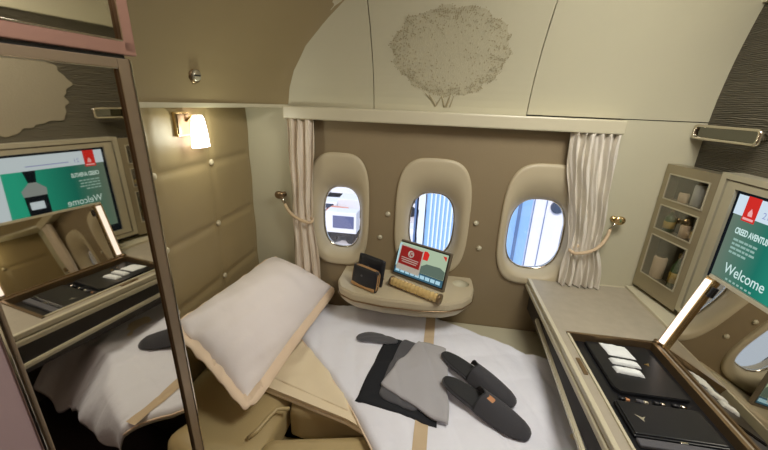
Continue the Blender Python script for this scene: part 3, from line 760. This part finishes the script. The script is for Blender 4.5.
# ------------------------------------------------------------ video display on the right wall
vd = empty('video_display', (1.2, 1.15, .76)); tag(vd, 'large wall display in a pale metal frame with a green welcome picture', 'screen')
X = 1.14
def ring_yz(bm, x, xb, o_, i_):
    (a, b, c, d), (e, f_, g, h_) = o_, i_
    O = [(a, c), (b, c), (b, d), (a, d)]; I = [(e, g), (f_, g), (f_, h_), (e, h_)]
    loft(bm, [[V((xb, y, z)) for y, z in O], [V((x, y, z)) for y, z in O], [V((x, y, z)) for y, z in I], [V((xb, y, z)) for y, z in I]])
    loft(bm, [[V((xb, y, z)) for y, z in O], [V((xb, y, z)) for y, z in I]])
bm = BM(); ring_yz(bm, X - .012, 1.199, (.72, 1.572, .80, 1.424), (.742, 1.545, .82, 1.403)); link('outer_frame', bm, 'champagne', vd)
bm = BM(); ring_yz(bm, X - .004, 1.199, (.744, 1.543, .822, 1.401), (.750, 1.537, .828, 1.396)); link('shadow_line', bm, 'plastic', vd)
bm = BM(); ring_yz(bm, X - .009, 1.199, (.750, 1.537, .828, 1.396), (.776, 1.490, .855, 1.372)); link('inner_frame', bm, 'champagne', vd)
bm = BM(); box(bm, (X + .003, .774, .853), (1.19, 1.492, 1.374)); link('panel', bm, 'scrblack', vd)
def yz(bm, pts, x=X, d=.0006): prism(bm, [V((x, y, z)) for y, z in pts], (d, 0, 0))
bm = BM(); yz(bm, [(.99, .90), (1.473, .90), (1.473, 1.285), (.99, 1.285)], X + .002); link('picture', bm, 'teal', vd)
bm = BM(); yz(bm, [(.785, .90), (.99, .90), (1.01, 1.285), (.785, 1.285)], X + .0016); link('pale_field', bm, 'scrwhite', vd)
bm = BM(); yz(bm, [(.785, 1.285), (1.476, 1.285), (1.476, 1.359), (.785, 1.359)], X + .0014); link('header', bm, 'scrwhite', vd)
bm = BM(); yz(bm, [(1.376, 1.270), (1.432, 1.270), (1.432, 1.361), (1.376, 1.361)], X + .0006); link('logo_flag', bm, 'scrred', vd)
bm = BM(); yz(bm, [(1.392, 1.292), (1.410, 1.292), (1.412, 1.303), (1.402, 1.320), (1.394, 1.306)], X - .0002); yz(bm, [(1.382, 1.276), (1.426, 1.276), (1.426, 1.284), (1.382, 1.284)], X - .0002); link('logo_mark', bm, 'scrpink', vd)
def tline(s, y, z, w, h, m, bold=.0):
    text('lettering', s, frame((X - .0002, y, z), (0, -1, 0), (0, 0, 1)), w, h, m, vd, bold)
tline('21', 1.352, 1.300, .024, .022, 'scrlilac')
bm = BM(); yz(bm, [(1.11, 1.304), (1.30, 1.304), (1.30, 1.309), (1.11, 1.309)], X - .0002); link('small_print', bm, 'scrlilac', vd)
tline('CREED AVENTUS', 1.436, 1.218, .142, .024, 'scrtext', .03)
for k, w in enumerate((.104, .102, .102, .060)):
    bm = BM(); rg_ = random.Random(k); y = 1.430
    while y > 1.430 - w:
        l = rg_.uniform(.010, .024); z = 1.192 - k * .0165; yz(bm, [(y - l, z), (y, z), (y, z + .008), (y - l, z + .008)], X - .0002); y -= l + .004
    tag(link('small_print', bm, 'scrdim', vd), kind='stuff')
tline('Welcome', 1.421, 1.064, .178, .039, 'scrtext', .004)
bm = BM()
for k in range(7): y = 1.40 - k * .018; yz(bm, [(y - .010, 1.040), (y, 1.040), (y, 1.047), (y - .010, 1.047)], X - .0002)
tag(link('small_print', bm, 'scrdim', vd), kind='stuff')
# perfume bottle picture on the screen
bm = BM(); yz(bm, [(1.075, .93), (1.165, .93), (1.168, 1.155), (1.07, 1.155)], X + .0008); link('picture_bottle', bm, 'scrblack', vd)
bm = BM(); yz(bm, [(1.07, 1.155), (1.168, 1.155), (1.172, 1.19), (1.135, 1.225), (1.104, 1.225), (1.066, 1.185)], X + .0008); link('picture_bottle', bm, 'scrgrey', vd)
bm = BM(); yz(bm, [(1.102, 1.225), (1.137, 1.225), (1.146, 1.285), (1.092, 1.285)], X + .0008); link('picture_bottle', bm, 'scrblack', vd)
bm = BM(); yz(bm, [(1.085, 1.085), (1.145, 1.085), (1.145, 1.125), (1.085, 1.125)], X + .0002); link('picture_label', bm, 'scrwhite', vd)

# ------------------------------------------------------------ display cabinet beside the screen
cb = empty('display_cabinet', (1.12, 1.7, .79)); tag(cb, 'narrow metal cabinet with three glazed compartments beside the wall display', 'cabinet')
c0, c1 = V((1.082, 1.842, 0)), V((1.1285, 1.574, 0)); CW = (c1 - c0).length
cmx = frame((c0.x, c0.y, .785), c1 - c0, (0, 0, 1))     # local x along the face, y up, z out of it
if (cmx.to_3x3() @ V((0, 0, 1))).x > 0:
    pass
def cbx(bm, x0, x1, y0, y1, z0, z1, bev=0): box(bm, (x0, y0, z0), (x1, y1, z1), bev, 2, cmx)
CH = 1.412 - .785; sg = 1 if (cmx.to_3x3() @ V((0, 0, 1))).x < 0 else -1
def zz(a, b): return (min(a * sg, b * sg), max(a * sg, b * sg))
rows = [(1.252, 1.372), (1.103, 1.225), (.865, 1.076)]; xl, xr = .030, CW - .030
bm = BM()
cbx(bm, 0, CW, 0, CH, *zz(-.062, -.054))
cbx(bm, 0, xl, 0, CH, *zz(-.054, 0)); cbx(bm, xr, CW, 0, CH, *zz(-.054, 0))
zc = [0] + [v - .785 for r_ in reversed(rows) for v in r_] + [CH]
for i in range(0, len(zc), 2): cbx(bm, xl, xr, zc[i], zc[i + 1], *zz(-.054, 0))
link('body', bm, 'cabmetal', cb)
for k, (za, zb_) in enumerate(rows):
    d = BM(); a, b = za - .785, zb_ - .785
    cbx(d, xl, xr, a, a + .005, *zz(-.002, .004)); cbx(d, xl, xr, b - .005, b, *zz(-.002, .004)); cbx(d, xl, xl + .005, a, b, *zz(-.002, .004)); cbx(d, xr - .005, xr, a, b, *zz(-.002, .004))
    fr = link('door_frame', d, 'champagne', cb)
    d = BM(); cbx(d, xl + .004, xr - .004, a + .004, b - .004, *zz(-.001, .001)); g_ = link('glass_pane', d, 'cabglass', cb)
    d = BM(); cbx(d, xl, xr, a, b, *zz(-.054, -.052)); link('back_panel', d, 'dark', cb)
# contents
def bottle(u, base, r, h, m, lab, cap='gold'):
    p = cmx @ V((u, base - .785, -.030 * sg)); e = empty('bottle', tuple(p)); tag(e, lab, 'bottle', 'bottles in the glazed cabinet')
    bm = BM(); n = 18
    prof = [(0, r), (h * .6, r), (h * .72, r * .55), (h * .78, r * .35), (h * .88, r * .35)]
    loft(bm, [[p + V((q * cos(a), q * sin(a), z)) for a in [2 * PI * i / n for i in range(n)]] for z, q in prof], cap0=True, cap1=True); link('body', bm, m, e, True)
    bm = BM(); cyl(bm, p + V((0, 0, h * .86)), p + V((0, 0, h)), r * .4, n=14); link('cap', bm, cap, e, True)
    bm = BM(); loft(bm, [[p + V((q * cos(a), q * sin(a), z)) for a in [2 * PI * i / n for i in range(n)]] for z, q in ((h * .15, r * 1.01), (h * .15, r * 1.04), (h * .45, r * 1.04), (h * .45, r * 1.01))]); link('label', bm, 'yellow', e, True)
def can(u, base, r, h, m, lab):
    p = cmx @ V((u, base - .785, -.030 * sg)); e = empty('can', tuple(p)); tag(e, lab, 'can', 'cans and pots in the glazed cabinet')
    bm = BM(); n = 18
    loft(bm, [[p + V((q * cos(a), q * sin(a), z)) for a in [2 * PI * i / n for i in range(n)]] for z, q in ((0, r * .8), (.004, r), (h - .006, r), (h, r * .85))], cap0=True, cap1=True); link('body', bm, m, e, True)
    bm = BM(); cyl(bm, p + V((0, 0, h)), p + V((0, 0, h + .002)), r * .7, n=14); link('lid', bm, 'chrome', e, True)
can(.175, 1.252, .022, .095, 'tissue', 'white can behind the glass of the top cabinet compartment, right side')
can(.105, 1.252, .020, .045, 'flange', 'low pale pot in the top cabinet compartment, left of the white can')
bottle(.075, 1.103, .022, .110, 'green', 'green bottle with a yellow label in the middle cabinet compartment')
can(.165, 1.103, .020, .060, 'flange', 'pale pot in the middle cabinet compartment, right of the green bottle')
bottle(.215, 1.103, .015, .105, 'navy', 'dark bottle at the right end of the middle cabinet compartment')
can(.09, .865, .028, .110, 'flange', 'tall pinkish white can in the bottom cabinet compartment')
bottle(.19, .865, .022, .170, 'green', 'green bottle in the bottom cabinet compartment')

# ------------------------------------------------------------ desk along the right wall
dk = empty('desk', (.85, 1.2, .70)); tag(dk, 'long stone topped desk with pale moulded edges along the right wall', 'desk')
bx0, bx1, by0, by1 = .604, .944, .790, 1.358            # opening for the vanity box
bm = BM(); box(bm, (.572, by1, .715), (1.055, 1.848, .75)); box(bm, (.572, .42, .715), (1.19, by0, .75)); box(bm, (.572, by0, .715), (bx0, by1, .75)); box(bm, (bx1, by0, .715), (1.055, by1, .75))
link('desk_top', bm, 'desk', dk)
bm = BM(); box(bm, (1.055, .838, .70), (1.195, 1.848, .765), .004); link('back_ledge', bm, 'trim', dk)
bm = BM(); box(bm, (.556, .42, .728), (.574, 1.848, .7525), .004); link('edge_moulding', bm, 'trim', dk)
bm = BM(); box(bm, (.550, .42, .698), (.575, 1.848, .724), .006); link('edge_moulding', bm, 'trim', dk)
bm = BM(); box(bm, (.572, 1.838, .7485), (1.055, 1.848, .7535), .001); link('far_edge', bm, 'trim', dk)
bm = BM(); box(bm, (.575, .42, .56), (1.19, .438, .715), .002); link('end_panel', bm, 'bezel', dk)
bm = BM(); box(bm, (.585, .44, .56), (.60, 1.845, .70), .0); link('gap_shade_sheet', bm, 'dark', dk)  # dark sheet standing in for shade in the gap below the moulding
bm = BM(); prism(bm, [(.562, 1.62, .622), (.578, 1.62, .622), (.512, .46, .622), (.494, .46, .622)], (0, 0, .020))
bmesh.ops.bevel(bm, geom=list(bm.edges), offset=.004, segments=2, affect='EDGES')
link('side_rail', bm, 'trim', dk)
bm = BM(); box(bm, (.584, 1.105, .7495), (.598, 1.190, .7555), .001); link('latch', bm, 'bronze', dk)
# vanity box set in the desk
vb = empty('vanity_box', (.78, 1.1, .70)); tag(vb, 'open vanity box let into the desk with a raised lighted mirror lid', 'vanity box')
bm = BM(); box(bm, (bx0, by1 - .012, .70), (bx1, by1, .757), .001); link('rim', bm, 'bronze', vb)
bm = BM(); box(bm, (bx0, by0, .70), (bx1, by0 + .012, .757), .001); link('rim', bm, 'bronze', vb)
bm = BM(); box(bm, (bx1 - .014, by0, .70), (bx1, by1, .757), .002); link('hinge_rail', bm, 'bronze', vb)
bm = BM(); box(bm, (bx0, by0, .70), (bx0 + .009, by1, .7565), .001); link('pale_lip', bm, 'trim', vb)
bm = BM(); box(bm, (bx0 + .006, by0 + .012, .700), (bx1 - .014, by1 - .012, .722)); link('tray', bm, 'black', vb)
# lid
LU = V((.270, 0, .963)).normalized(); LX = V((0, -1, 0)); LH = .338
lm = frame((.958, 1.352, .752), LX, LU)                 # z points to +x? -> check
ls = 1 if (lm.to_3x3() @ V((0, 0, 1))).x < 0 else -1
LWd = by1 - by0
def lb(bm, x0, x1, y0, y1, z0, z1, bev=0): a, b = sorted((z0 * ls, z1 * ls)); box(bm, (x0, y0, a), (x1, y1, b), bev, 2, lm)
bm = BM(); lb(bm, 0, LWd, 0, LH, -.020, -.004, .002); link('lid_back', bm, 'plastic', vb)
bm = BM(); lb(bm, .004, LWd - .004, .006, LH - .010, -.004, -.001); link('lid_mirror', bm, 'mirror', vb)
bm = BM(); lb(bm, 0, LWd, LH - .013, LH, -.004, .003, .001); link('lid_edge', bm, 'champagne', vb)
bm = BM(); lb(bm, 0, LWd, 0, .008, -.004, .003, .001); link('lid_edge', bm, 'bronze', vb)
for x0 in (.004, LWd - .040):
    bm = BM(); n = 16; cx_ = x0 + .018
    def hc(y): return [lm @ V((cx_ + .0145 * cos(a), y, (.002 + .020 * sin(a)) * ls)) for a in [PI * i / n for i in range(n + 1)]]
    loft(bm, [hc(.018), hc(LH - .022)], cap0=True, cap1=True); b_ = link('light_bar', bm, 'barglow', vb, True)
    bm = BM(); lb(bm, x0 - .002, x0 + .005, .006, LH - .01, -.002, .012, .001); lb(bm, x0 + .031, x0 + .038, .006, LH - .01, -.002, .012, .001); link('bar_frame', bm, 'gold', b_)
bm = BM(); lb(bm, .050, .058, LH - .075, LH - .035, -.001, .010, .002); link('lid_clip', bm, 'black', vb)
bm = BM(); cyl(bm, (.950, by1 - .016, .758), (.950, by1 + .004, .758), .009); link('hinge_cap', bm, 'bronze', vb, True)

# contents of the vanity box
tz_ = .7225
fo = empty('amenity_holder', (.76, 1.2, tz_)); tag(fo, 'glossy black holder under the white tissues at the far end of the vanity tray', 'holder')
bm = BM(); prism(bm, [(.672, 1.335, tz_), (.905, 1.335, tz_), (.905, 1.060, tz_), (.690, 1.060, tz_), (.674, 1.08, tz_)], (0, 0, .014)); bmesh.ops.bevel(bm, geom=list(bm.edges), offset=.003, segments=2, affect='EDGES'); link('body', bm, 'black', fo)
bm = BM(); prism(bm, [(.840, 1.225, tz_ + .0135), (.862, 1.232, tz_ + .0135), (.855, 1.212, tz_ + .0135)], (0, 0, .002)); link('gold_glint', bm, 'gold', fo)  # small gold glint on the glossy holder, built as a solid spot
def tis(name, x0, x1, y0, y1, lab, h, cat='tissue', rot=-.12):
    def f(s, t):
        e = (max(0, 1 - abs(2 * s - 1) ** 6)) ** .5 * (max(0, 1 - abs(2 * t - 1) ** 4)) ** .5
        return (x0 + (x1 - x0) * s + rot * (y1 - y0) * (t - .5), y0 + (y1 - y0) * t + rot * (x1 - x0) * (s - .5), tz_ + .0145 + h * e + .0018 * noise.noise(V((s * 7, t * 7, x0 * 50))))
    o = link(name, grid(f, 24, 16, .0006), 'tissue', None, True); tag(o, lab, cat, 'rolled tissues on the black holder' if name == 'rolled_tissue' else None)
tis('tissue_pack', .728, .822, 1.250, 1.325, 'wide white tissue pack at the far end of the black holder', .006)
tis('rolled_tissue', .722, .818, 1.198, 1.228, 'middle white rolled tissue on the black holder', .012)
tis('rolled_tissue', .716, .806, 1.150, 1.182, 'white rolled tissue on the black holder, nearest of the three to the camera', .012)
ro = [( .675, .030, .006, 'copper tipped slim tube at the left end of the row of tubes', 'orange'), (.728, .034, .0055, 'grey slim tube second in the row of tubes on the tray', 'champagne'), (.780, .034, .006, 'black slim tube third in the row of tubes on the tray', 'chrome'), (.836, .04, .0065, 'silver slim tube at the right end of the row of tubes', 'chrome')]
for x, l, r, lab, m in ro:
    e = empty('cosmetic_tube', (x, 1.03, tz_)); tag(e, lab, 'tube', 'slim tubes in a row on the vanity tray'); a = V((x, 1.037, tz_ + r)); d = V((1, -.12, 0)).normalized()
    bm = BM(); cyl(bm, a, a + d * l * .6, r, r * .95, 14); link('body', bm, 'black' if m != 'champagne' else 'charcoal', e, True)
    bm = BM(); cyl(bm, a + d * l * .6, a + d * l, r * 1.02, r * .8, 14); link('cap', bm, m, e, True)
bxo = empty('cosmetics_box', (.76, .95, tz_)); tag(bxo, 'flat black lidded box with a small pale emblem, nearer the camera in the tray', 'box')
bm = BM(); box(bm, (.648, .885, tz_), (.905, 1.018, tz_ + .012), .003); link('base', bm, 'black', bxo)
bm = BM(); box(bm, (.652, .889, tz_ + .012), (.901, 1.014, tz_ + .018), .003); link('lid', bm, 'black', bxo)
bm = BM(); z = tz_ + .018; prism(bm, [(.683, .962, z), (.700, .952, z), (.712, .957, z), (.702, .946, z), (.700, .936, z), (.692, .950, z)], (0, 0, .0008)); link('emblem', bm, 'champagne', bxo)
bm = BM(); box(bm, (.77, .879, tz_ + .006), (.79, .886, tz_ + .014), .001); link('clasp', bm, 'chrome', bxo)
bm = BM(); box(bm, (.650, .853, tz_), (.905, .880, tz_ + .012), .003); o = link('brush_case', bm, 'charcoal'); tag(o, 'thin charcoal case at the near end of the vanity tray', 'case')

# ------------------------------------------------------------ outside
bm = BM(); box(bm, (-60, 3.2, -6.3), (60, 90, -6)); struct('ground', bm, 'apron')
def vehicle(x, y, L, H, lab, yaw=0, cargo=True, sc=1.0, m='truckw', grille=False):
    e = empty('service_truck', (x, y, -6)); tag(e, lab, 'truck', 'service trucks on the apron')
    mx = Matrix.Translation((x, y, -6)) @ Matrix.Rotation(yaw, 4, 'Z') @ Matrix.Scale(sc, 4)
    def b(nm, lo, hi, mm, bev=.04): q = BM(); box(q, lo, hi, bev, 2, mx); return link(nm, q, mm, e)
    b('chassis', (0, -.9, .35), (L, .9, .6), 'tyre', .02)
    b('cargo_box', (1.5, -1.0, .6), (L, 1.0, H), m)
    b('cab', (0, -.95, .5), (1.45, .95, H * .78), 'truckw', .12)
    b('windscreen', (-.02, -.8, H * .45), (.5, .8, H * .70), 'truckglass', .03)
    b('side_window', (.35, -.97, H * .45), (1.1, .97, H * .70), 'truckglass', .02)
    if grille: b('grille', (1.75, -1.05, .9), (L - .2, -.98, H - .25), 'grille', 0)
    for wx in (.7, L - .8):
        for s_ in (-1, 1):
            q = BM(); cyl(q, mx @ V((wx, s_ * .75, .38)), mx @ V((wx, s_ * 1.0, .38)), .38 * sc, n=20); link('wheel', q, 'tyre', e)
# generator cart
gc = empty('generator_cart', (-5.4, 19, -6)); tag(gc, 'white ground generator with a dark blue grille seen through the left window', 'generator')
def gbx(nm, lo, hi, m, bev=.03): q = BM(); box(q, lo, hi, bev); link(nm, q, m, gc)
gx, gy = -5.75, 18.0
gbx('housing', (gx, gy, -5.35), (gx + 1.75, gy + .9, -4.15), 'truckw')
gbx('grille', (gx + .42, gy - .04, -5.05), (gx + 1.60, gy + .02, -4.35), 'grille', 0)
gbx('chassis', (gx + .05, gy + .05, -5.6), (gx + 1.8, gy + 1.5, -5.35), 'tyre')
for wx in (gx + .35, gx + 1.4):
    for wy in (gy + .2, gy + 1.3):
        q = BM(); cyl(q, (wx, wy - .12, -5.74), (wx, wy + .12, -5.74), .26, n=18); link('wheel', q, 'tyre', gc)
q = BM(); tube(q, [(gx, gy + .8, -5.5), (gx - .4, gy + .7, -5.6), (gx - .8, gy + .6, -5.85)], .05, 8); link('tow_bar', q, 'tyre', gc)
vehicle(-7.6, 23.5, 4.2, 1.6, 'low white service truck behind the generator seen through the left window', .05, sc=.8)
vehicle(-9.6, 28, 5.6, 2.3, 'long white truck parked furthest away beyond the left window', -.05)
vehicle(-6.3, 20.4, 3.2, 1.5, 'small salmon coloured truck left of the generator beyond the left window', 1.45, m='hivis', sc=.6)
vehicle(-2.2, 25, 4.6, 2.2, 'white truck seen through the middle window beside the blue wall', .1)
vehicle(-1.35, 17.5, 3.0, 1.5, 'small dark fronted truck low in the middle window', 1.5, sc=.7, grille=True)
# pale terminal building far off
tbd = empty('terminal_building', (-12, 45, -6)); tag(tbd, 'long pale terminal building on the horizon beyond the left window', 'building')
q = BM(); box(q, (-34, 45, -6), (2, 50, -1.5)); link('wall', q, 'hangarw', tbd)
for i in range(16):
    q = BM(); box(q, (-33 + i * 2.1, 44.9, -4.4), (-31.5 + i * 2.1, 45.02, -3.2)); link('window', q, 'truckglass', tbd)
q = BM(); box(q, (-34.5, 44.5, -1.5), (2.5, 50, -1.0)); link('roof', q, 'hangardark', tbd)
# blue ribbed wall of the boarding bridge
hg = empty('ribbed_building', (.9, 7.4, -6)); tag(hg, 'light blue ribbed building with white ribs filling the middle window', 'building')
q = BM(); box(q, (-.10, 7.0, -6), (1.74, 8.2, 4)); link('wall', q, 'hangar', hg)
q = BM()
for i in range(19): box(q, (-.02 + i * .085, 6.965, -6), (.012 + i * .085, 7.0, 4))
link('ribs', q, 'hangarw', hg)
q = BM(); box(q, (-.24, 6.9, -6), (-.12, 8.2, 4)); link('corner_post', q, 'hangarw', hg)
q = BM(); box(q, (-.34, 7.2, -6), (-.30, 8.2, 4)); link('downpipe', q, 'hangardark', hg)
q = BM(); box(q, (1.70, 6.94, -6), (1.745, 7.0, 4)); link('seam', q, 'hangardark', hg)
wf = empty('white_building', (3, 7.0, -6)); tag(wf, 'smooth white panelled wall filling the right window', 'building')
q = BM(); box(q, (1.95, 6.9, -6), (5.5, 8.2, 4)); link('wall', q, 'whitewall', wf)
q = BM(); box(q, (1.745, 7.0, -6), (1.95, 8.2, 4)); link('blue_panel', q, 'hangar', wf)
for x in (1.945, 2.17):
    q = BM(); box(q, (x, 6.885, -6), (x + .014, 6.9, 4)); link('seam', q, 'hangardark', wf)
q = BM(); cyl(q, (2.37, 6.85, -.12), (2.37, 6.9, -.12), .12, n=24); link('lamp', q, 'truckglass', wf)

# ------------------------------------------------------------ light
w = bpy.data.worlds.new('World'); SC.world = w; w.use_nodes = True
bg = w.node_tree.nodes['Background']; bg.inputs[0].default_value = (.72, .84, 1, 1); bg.inputs[1].default_value = 1.0
sun = bpy.data.lights.new('sun', 'SUN'); sun.energy = 3.0; sun.angle = .02; sun.color = (1, .96, .92)
so = bpy.data.objects.new('sun', sun); COL.objects.link(so); so.rotation_euler = V((.30, .85, -.75)).normalized().to_track_quat('-Z', 'Y').to_euler()
def area(name, loc, size, power, col, dirv, sy=None):
    l = bpy.data.lights.new(name, 'AREA'); l.size = size; l.energy = power; l.color = col
    if sy: l.shape = 'RECTANGLE'; l.size_y = sy
    o = bpy.data.objects.new(name, l); COL.objects.link(o); o.location = loc; o.rotation_euler = V(dirv).normalized().to_track_quat('-Z', 'Y').to_euler(); return o
area('ceiling_lamp', (.62, .92, 2.32), .6, 29, (1, .965, .90), (-.05, .25, -1), .7)
area('aisle_fill', (.1, -.7, 2.30), .9, 7, (1, .80, .74), (0, .5, -1), .4)  # added fill behind the camera to brighten the window wall
pt = bpy.data.lights.new('reading_bulb', 'POINT'); pt.energy = 1.7; pt.shadow_soft_size = .03; pt.color = (.97, 1, .82)
po = bpy.data.objects.new('reading_bulb', pt); COL.objects.link(po); po.location = (-.915, 1.378, 1.47)
for k, wx in enumerate(WINX):
    pass

# ------------------------------------------------------------ camera
cam = bpy.data.cameras.new('camera'); co = bpy.data.objects.new('camera', cam); COL.objects.link(co); SC.camera = co
cam.sensor_fit = 'HORIZONTAL'; cam.sensor_width = 36; cam.lens = 353 / 768 * 36; cam.clip_start = .01; cam.clip_end = 300
cx = V((.98814483, .14853275, .03883052)); cyy = V((.08494578, -.31828447, -.94418177)); czz = V((-.12788277, .93628682, -.32712839))
mw = Matrix((cx, -cyy, -czz)).transposed().to_4x4(); mw.translation = V((0, 0, 1.63)); co.matrix_world = mw
SC.view_settings.view_transform = 'Standard'; SC.view_settings.look = 'None'; SC.view_settings.exposure = 0; SC.view_settings.gamma = 1; SC.view_settings.use_curve_mapping = False
SC.cycles.max_bounces = 12; SC.cycles.transparent_max_bounces = 12; SC.cycles.use_denoising = True
